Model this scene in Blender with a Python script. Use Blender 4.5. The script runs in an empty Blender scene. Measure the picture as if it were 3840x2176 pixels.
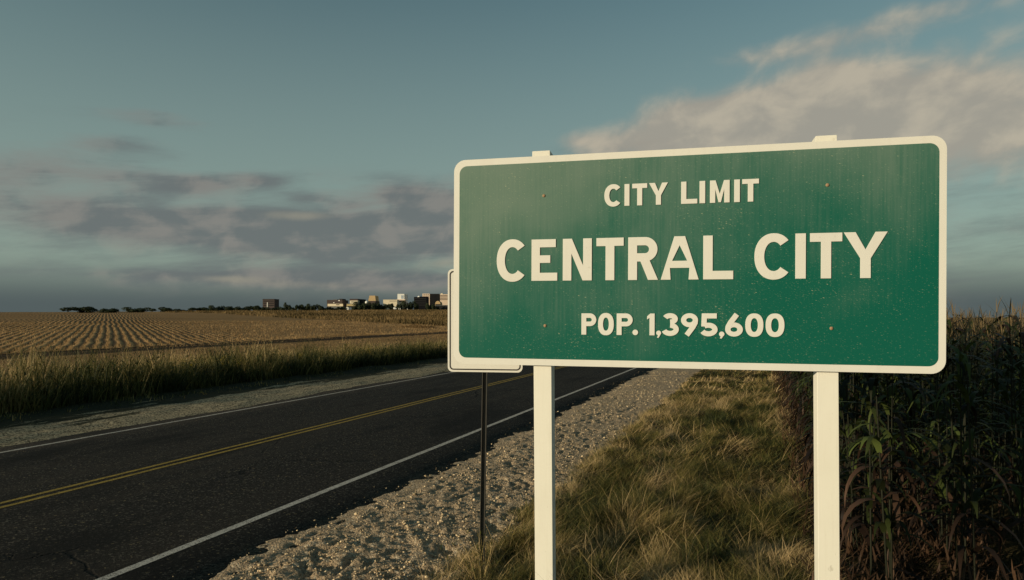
import bpy, math, random
import numpy as np
from mathutils import Vector, Matrix

rng = np.random.default_rng(7)
random.seed(7)
sc = bpy.context.scene
R = math.radians

# ------------------------------------------------------------------ camera
EYE = 2.42
FPX, CX, HY = 2532.0, 1920.0, 1190.0            # focal length and horizon in pixels of a 3840 px wide frame
cam = bpy.data.cameras.new('camera')
cam.sensor_fit = 'HORIZONTAL'; cam.sensor_width = 36.0
cam.lens = 36.0 * FPX / 3840.0
cam.shift_y = (HY - 1088.0) / 3840.0
cam.clip_start = 0.05; cam.clip_end = 20000
camo = bpy.data.objects.new('camera', cam)
camo.location = (0, 0, EYE); camo.rotation_euler = (R(90), 0, 0)
sc.collection.objects.link(camo); sc.camera = camo
sc.view_settings.view_transform = 'Standard'; sc.view_settings.look = 'None'
sc.view_settings.exposure = 0.0; sc.view_settings.gamma = 1.0
sc.render.engine = 'CYCLES'
sc.cycles.max_bounces = 5; sc.cycles.diffuse_bounces = 3; sc.cycles.transparent_max_bounces = 4

# ------------------------------------------------------------------ node helper
class NT:
    def __init__(s, tree):
        s.t = tree; tree.nodes.clear()
    def n(s, typ, **kw):
        nd = s.t.nodes.new(typ)
        for k, v in kw.items():
            setattr(nd, k, v)
        return nd
    def put(s, sock, v):
        if isinstance(v, bpy.types.NodeSocket): s.t.links.new(v, sock)
        elif v is not None:
            if sock.type == 'RGBA' and len(v) == 3: v = (*v, 1)
            sock.default_value = v
    def m(s, op, a, b=None, c=None, clamp=False):
        nd = s.n('ShaderNodeMath', operation=op, use_clamp=clamp)
        for i, v in enumerate((a, b, c)): s.put(nd.inputs[i], v)
        return nd.outputs[0]
    def v(s, op, a, b=None):
        nd = s.n('ShaderNodeVectorMath', operation=op)
        s.put(nd.inputs[0], a)
        if b is not None: s.put(nd.inputs[1], b)
        return nd.outputs['Value'] if op in ('DOT_PRODUCT', 'LENGTH') else nd.outputs[0]
    def mix(s, f, a, b, blend='MIX'):
        nd = s.n('ShaderNodeMix', data_type='RGBA', blend_type=blend)
        s.put(nd.inputs[0], f); s.put(nd.inputs[6], a); s.put(nd.inputs[7], b)
        return nd.outputs[2]
    def noise(s, vec, scale, detail=4, rough=0.55, dist=0.0):
        nd = s.n('ShaderNodeTexNoise')
        s.put(nd.inputs['Vector'], vec); nd.inputs['Scale'].default_value = scale
        nd.inputs['Detail'].default_value = detail; nd.inputs['Roughness'].default_value = rough
        nd.inputs['Distortion'].default_value = dist
        return nd.outputs['Fac']
    def vor(s, vec, scale, feature='F1', out='Distance', rnd=1.0):
        nd = s.n('ShaderNodeTexVoronoi', feature=feature)
        s.put(nd.inputs['Vector'], vec); nd.inputs['Scale'].default_value = scale
        nd.inputs['Randomness'].default_value = rnd
        return nd.outputs[out]
    def ss(s, x, a, b):
        nd = s.n('ShaderNodeMapRange', interpolation_type='SMOOTHSTEP')
        s.put(nd.inputs[0], x); s.put(nd.inputs[1], a); s.put(nd.inputs[2], b)
        nd.inputs[3].default_value = 0; nd.inputs[4].default_value = 1
        return nd.outputs[0]
    def xyz(s, x, y, z):
        nd = s.n('ShaderNodeCombineXYZ')
        s.put(nd.inputs[0], x); s.put(nd.inputs[1], y); s.put(nd.inputs[2], z)
        return nd.outputs[0]
    def sep(s, vec):
        nd = s.n('ShaderNodeSeparateXYZ'); s.put(nd.inputs[0], vec); return nd.outputs
    def bump(s, h, strength=0.5, dist=0.01):
        nd = s.n('ShaderNodeBump'); nd.inputs['Strength'].default_value = strength
        nd.inputs['Distance'].default_value = dist; s.put(nd.inputs['Height'], h)
        return nd.outputs[0]

# ------------------------------------------------------------------ sun and sky
SUN_AZ = 238.0      # clockwise from the camera's forward (+Y) axis, seen from above
SUN_EL = 10.5
sv = Vector((math.sin(R(SUN_AZ)) * math.cos(R(SUN_EL)), math.cos(R(SUN_AZ)) * math.cos(R(SUN_EL)), math.sin(R(SUN_EL))))
sun = bpy.data.lights.new('sun', 'SUN'); sun.energy = 4.2; sun.angle = R(0.5); sun.color = (1.0, 0.85, 0.60)
suno = bpy.data.objects.new('sun', sun); suno.rotation_euler = sv.to_track_quat('Z', 'Y').to_euler()
suno.location = (0, 0, 60); sc.collection.objects.link(suno)

world = bpy.data.worlds.new('World'); sc.world = world; world.use_nodes = True
w = NT(world.node_tree)
SKY = 0.085
sky = w.n('ShaderNodeTexSky', sky_type='NISHITA', sun_disc=False)
sky.sun_elevation = R(SUN_EL); sky.sun_rotation = R(SUN_AZ); sky.dust_density = 1.0; sky.ozone_density = 1.0
geo = w.n('ShaderNodeTexCoord').outputs['Generated']
dx, dy, dz = w.sep(geo)
az = w.m('ARCTAN2', dx, dy)
el = w.m('ARCSINE', dz)
D2 = 180 / math.pi
azd = w.m('MULTIPLY', az, D2); eld = w.m('MULTIPLY', el, D2)
pos = w.xyz(azd, eld, 0.0)
# streaky, slightly tilted cloud noise
nv = w.xyz(w.m('ADD', w.m('MULTIPLY', azd, 0.062), 1.3), w.m('ADD', w.m('MULTIPLY', eld, 0.34), w.m('MULTIPLY', azd, -0.03)), 5.2)
n1 = w.noise(nv, 1.7, 9, 0.62, 0.25)
nv2 = w.xyz(w.m('MULTIPLY', azd, 0.13), w.m('ADD', w.m('MULTIPLY', eld, 0.20), w.m('MULTIPLY', azd, -0.02)), 7.7)
n2 = w.noise(nv2, 1.9, 8, 0.52, 0.25)
def blobs(lst):
    tot = None
    for (a, e, ra, re, wt) in lst:
        q = w.v('MULTIPLY', w.v('SUBTRACT', pos, (a, e, 0)), (1 / ra, 1 / re, 0))
        g = w.m('MULTIPLY', w.m('EXPONENT', w.m('MULTIPLY', w.v('DOT_PRODUCT', q, q), -1.0)), wt)
        tot = g if tot is None else w.m('ADD', tot, g)
    return tot
grey = blobs([(-26.5, 10.2, 7.5, 1.0, 1.0), (-28, 14.6, 4, .7, .6), (-30, 12.5, 3, .7, .6), (-27, 7.2, 10, 1.15, 1.15), (-18, 6.0, 9, .8, 1.05), (-12.5, 7.3, 6, 1.0, 1.15),
              (-9.5, 10.3, 2.4, 1.1, .9), (-6, 9.2, 3.5, 1.6, 1.05), (-5, 7.0, 5, 1.5, 1.15), (-20.5, 10.8, 2.2, .6, .6), (-13.5, 9.2, 1.6, .5, .5), (-21, 8.0, 2.6, .5, .5), (-16.8, 9.6, 2.0, .5, .55), (-23, 3.1, 12, .8, .85), (-10, 3.0, 10, .9, .85), (-13, 4.9, 4, .4, .6),
              (-38, 9, 7, 4, .7), (-24, 6.5, 14, 4.2, .62), (-9, 6.5, 10, 3.6, .6), (8, 13, 5, 1.5, .6), (20, 6, 30, 6, .8)])
warm = blobs([(20.5, 15.0, 8.0, 2.1, 1.1), (29, 15.6, 6.5, 3.0, 1.2), (17, 16.2, 3.5, 1.6, .8), (9, 14.6, 5.0, .9, .55), (36, 14, 9, 4, 1.0), (25, 18.2, 2.2, 1.6, .55),
              (26.0, 20.4, 6.0, .8, .72), (20, 19.8, 4, .7, .5), (33, 21.2, 6, .8, .6), (14, 15.2, 5, 1.8, .6), (23, 16.6, 5, 2.2, .9), (13.5, 16.0, 3, 1.6, .7), (10, 13.4, 5, 1.4, .8), (27, 12, 14, 2.8, 1.0), (5.5, 14.6, 2.2, .6, .5)])
glow = blobs([(-18.3, 8.15, 2.6, .55, .9), (-16.0, 8.2, 2.0, .5, .5), (-22.5, 3.0, 2.2, .3, .8), (-17, 2.6, 6, .45, .65), (-5.5, 4.6, 2.6, .5, .9), (-9, 4.0, 5, .5, .5), (-28, 3.2, 7, .8, .35), (-25, 5.0, 9, .5, .35)])
dg = w.ss(w.m('ADD', grey, w.m('MULTIPLY', w.m('SUBTRACT', n1, 0.5), 2.1)), 0.12, 1.5)
dg = w.m('MULTIPLY', dg, w.ss(grey, 0.05, 0.4))
dw = w.ss(w.m('ADD', warm, w.m('MULTIPLY', w.m('SUBTRACT', n2, 0.5), 2.3)), 0.05, 1.5)
dw = w.m('MULTIPLY', dw, w.ss(warm, 0.05, 0.45))

gl = w.ss(w.m('ADD', glow, w.m('MULTIPLY', w.m('SUBTRACT', n2, 0.5), 1.2)), 0.2, 1.2)
k = 1 / SKY
def kc(c): return (c[0] * k, c[1] * k, c[2] * k)
base = w.mix(1.0, sky.outputs[0], (0.80, 1.04, 0.88), 'MULTIPLY')
# thin grey-green veil that thickens towards the horizon
veil = w.ss(eld, 34.0, 2.0)
base = w.mix(w.m('MULTIPLY', veil, 0.75), base, kc((0.268, 0.335, 0.305)))
base = w.mix(w.m('MULTIPLY', w.ss(eld, 5.0, 0.8), 0.95), base, kc((0.080, 0.103, 0.107)))
gcol = w.mix(w.ss(w.m('ADD', n2, w.m('MULTIPLY', w.m('SUBTRACT', 0.5, n1), 0.5)), 0.40, 0.62), kc((0.138, 0.155, 0.158)), kc((0.225, 0.217, 0.202)))
sky1 = w.mix(w.m('MULTIPLY', dg, 0.9), base, gcol)
wcol = w.mix(w.ss(n2, 0.40, 0.66), kc((0.36, 0.325, 0.27)), kc((0.50, 0.435, 0.335)))
sky2 = w.mix(w.m('MULTIPLY', gl, 0.55), sky1, kc((0.36, 0.33, 0.25)))
sky3 = w.mix(w.m('MULTIPLY', dw, 0.85), sky2, wcol)
bg = w.n('ShaderNodeBackground'); bg.inputs[1].default_value = SKY
w.put(bg.inputs[0], sky3)
out = w.n('ShaderNodeOutputWorld'); w.t.links.new(bg.outputs[0], out.inputs[0])

# ------------------------------------------------------------------ object helpers
def tag(o, label=None, cat=None, group=None, kind=None):
    if label: o['label'] = label
    if cat: o['category'] = cat
    if group: o['group'] = group
    if kind: o['kind'] = kind
    return o
def link(name, data, parent=None):
    o = bpy.data.objects.new(name, data); sc.collection.objects.link(o)
    if parent: o.parent = parent
    return o
def empty(name, loc=(0, 0, 0), rot=(0, 0, 0)):
    o = link(name, None); o.location = loc; o.rotation_euler = rot; o.empty_display_size = 0.2
    return o
def mesh_np(name, V, F, mat, parent=None, col=None, smooth=False):
    """V (n,3), F (m,k) array or list of such arrays"""
    me = bpy.data.meshes.new(name)
    if not isinstance(F, (list, tuple)): F = [F]
    F = [np.asarray(f, dtype=np.int32) for f in F if len(f)]
    V = np.asarray(V, dtype=np.float32)
    me.vertices.add(len(V)); me.vertices.foreach_set('co', V.ravel())
    idx = np.concatenate([f.ravel() for f in F])
    tot = np.concatenate([np.full(len(f), f.shape[1], np.int32) for f in F])
    me.loops.add(len(idx)); me.loops.foreach_set('vertex_index', idx)
    me.polygons.add(len(tot))
    st = np.concatenate([[0], np.cumsum(tot)[:-1]]).astype(np.int32)
    me.polygons.foreach_set('loop_start', st)
    if smooth: me.polygons.foreach_set('use_smooth', np.ones(len(tot), bool))
    me.update(calc_edges=True)
    if col is not None:
        a = me.color_attributes.new('tint', 'FLOAT_COLOR', 'POINT')
        c = np.ones((len(V), 4), np.float32); c[:, :3] = col
        a.data.foreach_set('color', c.ravel())
    me.materials.append(mat)
    return link(name, me, parent)
class MB:
    def __init__(s): s.V = []; s.F = []
    def box(s, x0, x1, y0, y1, z0, z1, ch=0.0):
        b = len(s.V)
        s.V += [(x, y, z) for z in (z0, z1) for y in (y0, y1) for x in (x0, x1)]
        s.F += [tuple(b + i for i in f) for f in ((0, 2, 3, 1), (4, 5, 7, 6), (0, 1, 5, 4), (2, 6, 7, 3), (0, 4, 6, 2), (1, 3, 7, 5))]
    def prism(s, pts, y0, y1):
        """closed outline in x,z pulled from y0 (front) to y1"""
        b = len(s.V); n = len(pts)
        s.V += [(x, y0, z) for x, z in pts] + [(x, y1, z) for x, z in pts]
        s.F += [tuple(b + i for i in range(n)), tuple(b + n + i for i in reversed(range(n)))]
        s.F += [(b + i, b + n + i, b + n + (i + 1) % n, b + (i + 1) % n) for i in range(n)]
    def tube(s, p, q, r0, r1=None, seg=10, cap=True):
        r1 = r0 if r1 is None else r1
        p, q = Vector(p), Vector(q); a = (q - p).normalized()
        u = a.orthogonal().normalized(); v = a.cross(u); b = len(s.V)
        for c, r in ((p, r0), (q, r1)):
            s.V += [tuple(c + r * (math.cos(t) * u + math.sin(t) * v)) for t in (2 * math.pi * i / seg for i in range(seg))]
        s.F += [(b + i, b + (i + 1) % seg, b + seg + (i + 1) % seg, b + seg + i) for i in range(seg)]
        if cap: s.F += [tuple(b + i for i in reversed(range(seg))), tuple(b + seg + i for i in range(seg))]
    def lathe(s, prof, c=(0, 0, 0), seg=14):
        b = len(s.V); n = len(prof)
        for r, z in prof:
            s.V += [(c[0] + r * math.cos(2 * math.pi * i / seg), c[1] + r * math.sin(2 * math.pi * i / seg), c[2] + z) for i in range(seg)]
        for j in range(n - 1):
            s.F += [(b + j * seg + i, b + j * seg + (i + 1) % seg, b + (j + 1) * seg + (i + 1) % seg, b + (j + 1) * seg + i) for i in range(seg)]
        s.F += [tuple(b + i for i in reversed(range(seg))), tuple(b + (n - 1) * seg + i for i in range(seg))]
    def build(s, name, mat, parent=None, bevel=0.0, smooth=False):
        me = bpy.data.meshes.new(name); me.from_pydata(s.V, [], s.F); me.validate(); me.update()
        me.materials.append(mat)
        if smooth:
            for p in me.polygons: p.use_smooth = True
        o = link(name, me, parent)
        if bevel:
            bv = o.modifiers.new('bevel', 'BEVEL'); bv.width = bevel; bv.segments = 2; bv.limit_method = 'ANGLE'
        return o

# ------------------------------------------------------------------ materials
def material(name, fn, rough=0.9, spec=0.2):
    m = bpy.data.materials.new(name); m.use_nodes = True
    t = NT(m.node_tree)
    b = t.n('ShaderNodeBsdfPrincipled'); o = t.n('ShaderNodeOutputMaterial')
    t.t.links.new(b.outputs[0], o.inputs[0])
    b.inputs['Roughness'].default_value = rough
    b.inputs['Specular IOR Level'].default_value = spec
    r = fn(t, b)
    if r is not None: t.put(b.inputs['Base Color'], r)
    return m
def plain(name, c, var=0.18, scale=3.0, rough=0.85, spec=0.2, bump=0.0):
    def f(t, b):
        p = t.n('ShaderNodeTexCoord').outputs['Object']
        n = t.noise(p, scale, 5)
        if bump: t.put(b.inputs['Normal'], t.bump(t.noise(p, scale * 6, 4), bump, 0.02))
        return t.mix(n, tuple(x * (1 - var) for x in c), tuple(min(1, x * (1 + var)) for x in c))
    return material(name, f, rough, spec)
def foliage(name, trans=0.25, rough=0.6, spec=0.25):
    m = bpy.data.materials.new(name); m.use_nodes = True
    t = NT(m.node_tree)
    a = t.n('ShaderNodeAttribute', attribute_name='tint').outputs['Color']
    b = t.n('ShaderNodeBsdfPrincipled'); b.inputs['Roughness'].default_value = rough
    b.inputs['Specular IOR Level'].default_value = spec
    t.put(b.inputs['Base Color'], a)
    tr = t.n('ShaderNodeBsdfTranslucent'); t.put(tr.inputs[0], a)
    mx = t.n('ShaderNodeMixShader'); mx.inputs[0].default_value = trans
    t.t.links.new(b.outputs[0], mx.inputs[1]); t.t.links.new(tr.outputs[0], mx.inputs[2])
    o = t.n('ShaderNodeOutputMaterial'); t.t.links.new(mx.outputs[0], o.inputs[0])
    return m
M = {}
M['leaf'] = foliage('leaf')
M['straw'] = foliage('straw', 0.15, 0.8, 0.1)

# ------------------------------------------------------------------ terrain
ROAD_A = math.atan2(2862 - CX, FPX)             # road direction, to the right of the camera axis
SA, CA = math.sin(ROAD_A), math.cos(ROAD_A)
def to_xy(s, l): return s * SA - l * CA, s * CA + l * SA      # s along the road, l to its left
def to_sl(x, y): return x * SA + y * CA, -x * CA + y * SA
def sstep(t):
    t = np.clip(t, 0, 1); return t * t * (3 - 2 * t)
def hash2(ix, iy, seed):
    h = (ix.astype(np.int64) * 374761393 + iy.astype(np.int64) * 668265263 + seed * 1442695041) & 0xffffffff
    h = ((h ^ (h >> 13)) * 1274126177) & 0xffffffff
    return ((h ^ (h >> 16)) & 0xffff) / 65535.0
def vnoise(x, y, seed=0):
    x = np.asarray(x, float); y = np.asarray(y, float)
    ix, iy = np.floor(x), np.floor(y); fx, fy = x - ix, y - iy
    fx = fx * fx * (3 - 2 * fx); fy = fy * fy * (3 - 2 * fy)
    a = hash2(ix, iy, seed); b = hash2(ix + 1, iy, seed); c = hash2(ix, iy + 1, seed); d = hash2(ix + 1, iy + 1, seed)
    return (a * (1 - fx) + b * fx) * (1 - fy) + (c * (1 - fx) + d * fx) * fy
def fbm(x, y, seed=0, octv=4):
    t = 0; amp = 0.5; tot = 0
    for i in range(octv):
        t = t + amp * vnoise(x * 2 ** i, y * 2 ** i, seed + i * 17); tot += amp; amp *= 0.55
    return t / tot
def terrain(s, l):
    s = np.asarray(s, float); l = np.asarray(l, float)
    A = 3.75 + 4.3 * np.clip((s - 210) / 288, 0, 1)
    z = A * sstep((l - 18) / 232)
    z = z + np.where(l > 60, (fbm(s / 70, l / 70, 3, 2) - 0.5) * 0.7 * sstep((l - 60) / 120), 0)
    return z
def grid(ss, ls, zf, xf=None):
    S, L = np.meshgrid(ss, ls, indexing='ij')
    X, Y = to_xy(S, L); Z = zf(S, L)
    V = np.stack([X, Y, Z], -1).reshape(-1, 3)
    n, m = len(ss), len(ls)
    i, j = np.meshgrid(np.arange(n - 1), np.arange(m - 1), indexing='ij')
    a = (i * m + j).ravel()
    return V, np.stack([a, a + m, a + m + 1, a + 1], 1)[:, ::-1]

# field ground: soil and stubble, rows running away to the left; tall meadow behind it
ROWD = (-0.514, 0.858); ROWP = (0.858, 0.514); ROWW = 0.78
def f_ground(t, b):
    p = t.n('ShaderNodeNewGeometry').outputs['Position']
    l = t.v('DOT_PRODUCT', p, (-CA, SA, 0)); s = t.v('DOT_PRODUCT', p, (SA, CA, 0))
    perp = t.v('DOT_PRODUCT', p, (ROWP[0], ROWP[1], 0))
    head = t.ss(t.m('ADD', l, t.m('MULTIPLY', t.noise(p, 0.03, 2), 6.0)), 46.0, 48.0)
    coord = t.mix(head, t.xyz(l, 0, 0), t.xyz(perp, 0, 0))
    cx = t.sep(coord)[0]
    wob = t.m('MULTIPLY', t.m('SUBTRACT', t.noise(p, 0.05, 3), 0.5), 1.6)
    wv = t.m('ADD', t.m('MULTIPLY', t.m('SINE', t.m('MULTIPLY', t.m('ADD', cx, wob), 2 * math.pi / ROWW)), 0.5), 0.5)
    rowmask = t.mix(head, t.xyz(1, 1, 1), t.xyz(t.ss(perp, 24.0, 8.0), 0, 0))
    wv = t.m('ADD', t.m('MULTIPLY', t.m('SUBTRACT', wv, .5), t.m('ADD', t.m('MULTIPLY', t.sep(rowmask)[0], .85), .15)), .5)
    bands = t.noise(t.xyz(t.m('MULTIPLY', s, .012), t.m('MULTIPLY', l, .11), 0), 1.0, 5, .62, .4)
    big = t.m('ADD', t.m('MULTIPLY', t.noise(p, 0.045, 5, 0.6), .5), t.m('MULTIPLY', t.ss(bands, .36, .64), .5))
    fine = t.noise(p, 3.0, 6, 0.7)
    straw = t.mix(big, (0.29, 0.165, 0.07), (0.46, 0.28, 0.125))
    soil = t.mix(fine, (0.055, 0.036, 0.02), (0.13, 0.085, 0.045))
    f = t.ss(t.m('ADD', t.m('MULTIPLY', wv, 0.55), t.m('MULTIPLY', t.m('ADD', fine, t.noise(p, .9, 4, .7)), 0.6)), 0.55, 1.05)
    c = t.mix(f, soil, straw)
    # wheel tracks along the headland
    for c0, wd in ((41.2, 0.55), (43.6, 0.4)):
        d = t.m('ABSOLUTE', t.m('SUBTRACT', t.m('ADD', l, t.m('MULTIPLY', s, -0.035)), t.m('ADD', c0 - 2.0, t.m('MULTIPLY', t.noise(p, 0.05, 2), 2.5))))
        c = t.mix(t.m('MULTIPLY', t.ss(d, wd * 3.4, wd * 1.6), t.m('ADD', 0.55, t.noise(p, 0.3, 3))), c, (0.045, 0.03, 0.018))
    t.put(b.inputs['Normal'], t.bump(t.m('ADD', wv, fine), 0.8, 0.09))
    return c
M['ground'] = material('field_ground', f_ground, 0.95, 0.05)
def spaced(a, b, d0, d1):
    v = [a]; 
    while v[-1] < b:
        t = (v[-1] - a) / (b - a); v.append(v[-1] + d0 + (d1 - d0) * t)
    return np.array(v)
ss_ = np.concatenate([np.arange(-300, 0, 30), np.arange(0, 260, 3), spaced(260, 6000, 4, 600)])
ls_ = np.concatenate([np.arange(-3000, -300, 300), np.arange(-300, -10, 30), np.arange(-10, 20, 2), np.arange(20, 280, 2.5), spaced(280, 6000, 5, 700)])
V, F = grid(ss_, ls_, lambda s, l: terrain(s, l) - 0.03)
tag(mesh_np('ground', V, F, M['ground'], smooth=True), kind='structure')

# ------------------------------------------------------------------ road
def f_asphalt(t, b):
    p = t.n('ShaderNodeNewGeometry').outputs['Position']
    l = t.v('DOT_PRODUCT', p, (-CA, SA, 0)); s = t.v('DOT_PRODUCT', p, (SA, CA, 0))
    q = t.xyz(s, l, 0)
    g = t.vor(p, 46.0, out='Color'); gv = t.sep(g)[0]
    fine = t.noise(p, 55.0, 3, 0.7)
    patch = t.noise(t.xyz(t.m('MULTIPLY', s, 0.12), l, 0), 0.8, 5, 0.6)
    c = t.mix(patch, (0.011, 0.010, 0.0095), (0.031, 0.026, 0.021))
    c = t.mix(t.ss(gv, 0.76, 0.94), c, (0.130, 0.112, 0.088))
    c = t.mix(t.ss(gv, 0.985, 0.99), c, (0.26, 0.20, 0.11))
    lane = t.m('MULTIPLY', t.ss(t.noise(t.xyz(t.m('MULTIPLY', s, 0.05), t.m('MULTIPLY', l, 1.6), 0), 1.0, 4, .65), .42, .7), .5)
    c = t.mix(lane, c, (0.066, 0.052, 0.039))
    blot = t.noise(t.xyz(t.m('MULTIPLY', s, 0.3), l, 0), .55, 6, .7)
    c = t.mix(t.m('MULTIPLY', t.ss(blot, .50, .36), .75), c, (0.006, 0.0055, 0.005))
    dust = t.ss(t.m('ADD', t.m('SUBTRACT', 5.35, l), t.m('MULTIPLY', t.m('SUBTRACT', t.noise(q, 2.6, 6, .75), .5), 1.9)), .25, 1.0)
    c = t.mix(t.m('MULTIPLY', dust, .65), c, (0.19, 0.15, 0.10))
    c = t.mix(t.ss(fine, 0.55, 0.38), c, (0.005, 0.005, 0.005))
    wv = t.noise(q, 1.4, 4, 0.6)
    qw = t.v('ADD', q, t.xyz(t.m('MULTIPLY', wv, 0.9), t.m('MULTIPLY', wv, 0.9), 0))
    cr = t.vor(t.v('MULTIPLY', qw, (0.5, 1.0, 1)), 0.33, 'DISTANCE_TO_EDGE')
    ck = t.m('MULTIPLY', t.ss(cr, 0.0045, 0.001), t.ss(t.noise(q, 0.35, 2), 0.46, 0.60))
    c = t.mix(ck, c, (0.004, 0.004, 0.004))
    h = t.m('SUBTRACT', t.m('ADD', t.m('MULTIPLY', gv, 0.5), fine), t.m('MULTIPLY', ck, 3))
    t.put(b.inputs['Normal'], t.bump(h, 0.8, 0.012))
    return c
M['asphalt'] = material('asphalt', f_asphalt, 0.92, 0.12)
rs = np.concatenate([np.arange(-60, 60, 0.8), spaced(60, 1800, 1.5, 60)])
def redge(s, seed): return (fbm(s / 1.7, s * 0 + 3, seed, 3) - 0.5) * 0.4
S, K = np.meshgrid(rs, np.arange(8), indexing='ij')
lo, hi = 4.35 + redge(rs, 5), 13.25 + redge(rs, 6)
Ls = np.stack([lo - .03, lo, lo + 1.3, lo + 3.5, lo + 5.5, lo + 7.5, hi, hi + .03], 1)
Zs = np.stack([rs * 0 - .06, rs * 0 + .02, rs * 0 + .035, rs * 0 + .05, rs * 0 + .05, rs * 0 + .035, rs * 0 + .02, rs * 0 - .06], 1)
def road_z(l):
    return np.interp(l, [4.35, 5.65, 7.85, 9.85, 11.85, 13.25], [.02, .035, .05, .05, .035, .02])
Zs = np.stack([rs * 0 - .06] + [road_z(Ls[:, i]) for i in range(1, 7)] + [rs * 0 - .06], 1)
X, Y = to_xy(S, Ls)
V = np.stack([X, Y, Zs], -1).reshape(-1, 3)
i, j = np.meshgrid(np.arange(len(rs) - 1), np.arange(7), indexing='ij'); a = (i * 8 + j).ravel()
road = tag(mesh_np('road', V, np.stack([a, a + 8, a + 9, a + 1], 1)[:, ::-1], M['asphalt']), kind='structure')
def f_paint(c):
    def f(t, b):
        p = t.n('ShaderNodeNewGeometry').outputs['Position']
        g = t.sep(t.vor(p, 110.0, out='Color'))[0]
        n = t.noise(p, 9.0, 5, 0.7)
        wear = t.ss(t.m('ADD', t.m('MULTIPLY', g, 0.55), t.m('MULTIPLY', n, 0.9)), 0.66, 0.98)
        t.put(b.inputs['Normal'], t.bump(g, 0.6, 0.01))
        return t.mix(wear, c, tuple(x * 0.28 for x in c))
    return f
M['white_line'] = material('white_road_paint', f_paint((0.50, 0.47, 0.42)), 0.8)
M['yellow_line'] = material('yellow_road_paint', f_paint((0.34, 0.235, 0.045)), 0.8)
def line(l, wd, mat, name):
    e = (fbm(rs * 2.3, rs * 0, int(l * 10), 2) - 0.5) * 0.02
    La = np.stack([l - wd / 2 + e, l + wd / 2 + e], 1)
    X, Y = to_xy(np.stack([rs, rs], 1), La)
    V = np.stack([X, Y, road_z(La) + 0.004], -1).reshape(-1, 3)
    a = np.arange(len(rs) - 1) * 2
    mesh_np(name, V, np.stack([a, a + 1, a + 3, a + 2], 1), mat, road)
line(5.63, 0.105, M['white_line'], 'edge_line')
line(12.63, 0.095, M['white_line'], 'edge_line')
line(8.885, 0.085, M['yellow_line'], 'centre_line')
line(9.095, 0.085, M['yellow_line'], 'centre_line')

# ------------------------------------------------------------------ gravel shoulders
def f_gravel(t, b):
    p = t.n('ShaderNodeNewGeometry').outputs['Position']
    g = t.vor(p, 38.0, out='Color'); gv = t.sep(g)[0]; gd = t.vor(p, 38.0)
    n = t.noise(p, 1.1, 6, 0.65); f = t.noise(p, 70.0, 3, 0.7)
    c = t.mix(n, (0.30, 0.218, 0.138), (0.50, 0.37, 0.24))
    c = t.mix(t.ss(gv, 0.7, 0.95), c, (0.55, 0.45, 0.32))
    c = t.mix(t.ss(f, 0.52, 0.34), c, (0.13, 0.10, 0.07))
    t.put(b.inputs['Normal'], t.bump(t.m('SUBTRACT', f, gd), 0.7, 0.02))
    return c
M['gravel'] = material('gravel_dirt', f_gravel, 0.95, 0.1)
def gl_z(s, l):
    e = 4.62 + (fbm(s / 1.3, s * 0, 21, 3) - 0.5) * 0.6 + (fbm(s / .28, l / .28, 23, 3) - .5) * .5
    rise = np.clip((e - l) * 0.075, -0.12, 0.035)
    rough_ = np.clip((e + .1 - l) / 0.5, 0, 1)
    near = np.clip(1.25 - s / 22, .25, 1)
    pit = -np.maximum(0, fbm(s / 0.20, l / 0.11, 31, 4) - 0.53) * 0.26 * near * (0.4 + 1.1 * vnoise(s / 1.3, l / .7, 8))
    clod = np.maximum(0, fbm(s / 0.09, l / 0.07, 37, 2) - 0.50) * 0.075 * near
    fine = (fbm(s / 0.07, l / 0.06, 41, 2) - 0.5) * 0.022 * near
    return 0.03 + rise + (pit + clod + fine) * rough_ - .32 * sstep((2.62 - l) / .45)
sg = np.concatenate([np.arange(0, 4, .12), np.arange(4, 14, .027), np.arange(14, 26, .07), np.arange(26, 70, .25), spaced(70, 600, 1, 20)])
V, F = grid(sg, np.concatenate([np.arange(2.2, 4.9, .027), [4.95, 5.1]]), gl_z)
tag(mesh_np('gravel_shoulder', V, F, M['gravel']), kind='structure')
def f_shoulder(t, b):
    p = t.n('ShaderNodeNewGeometry').outputs['Position']
    l = t.v('DOT_PRODUCT', p, (-CA, SA, 0)); s = t.v('DOT_PRODUCT', p, (SA, CA, 0))
    q = t.xyz(t.m('MULTIPLY', s, 0.16), l, 0)
    n = t.noise(q, 1.5, 6, 0.68); f = t.noise(p, 22.0, 4, 0.75)
    near = t.ss(l, 16.6, 13.6)
    c = t.mix(t.ss(t.m('ADD', n, t.m('MULTIPLY', t.m('SUBTRACT', near, .5), .3)), 0.47, 0.55), (0.045, 0.045, 0.026), (0.56, 0.45, 0.29))
    c = t.mix(t.ss(f, 0.58, 0.40), c, (0.03, 0.028, 0.018))
    t.put(b.inputs['Normal'], t.bump(f, 0.9, 0.05))
    return c
M['shoulder'] = material('dirt_shoulder', f_shoulder, 0.95, 0.08)
def gr_z(s, l):
    e = 13.05 + (fbm(s / 2.3, s * 0, 22, 3) - 0.5) * 0.8
    return 0.02 + np.clip((l - e) * 0.10, -0.12, 0.05) + (fbm(s / 0.8, l / 0.3, 33, 3) - 0.5) * 0.09 * np.clip((l - e + .1) / .5, 0, 1)
V, F = grid(np.concatenate([np.arange(0, 60, .2), spaced(60, 600, .6, 20)]), np.concatenate([[12.7], np.arange(12.9, 18.6, .12)]), gr_z)
tag(mesh_np('dirt_shoulder', V, F, M['shoulder']), kind='structure')

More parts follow.
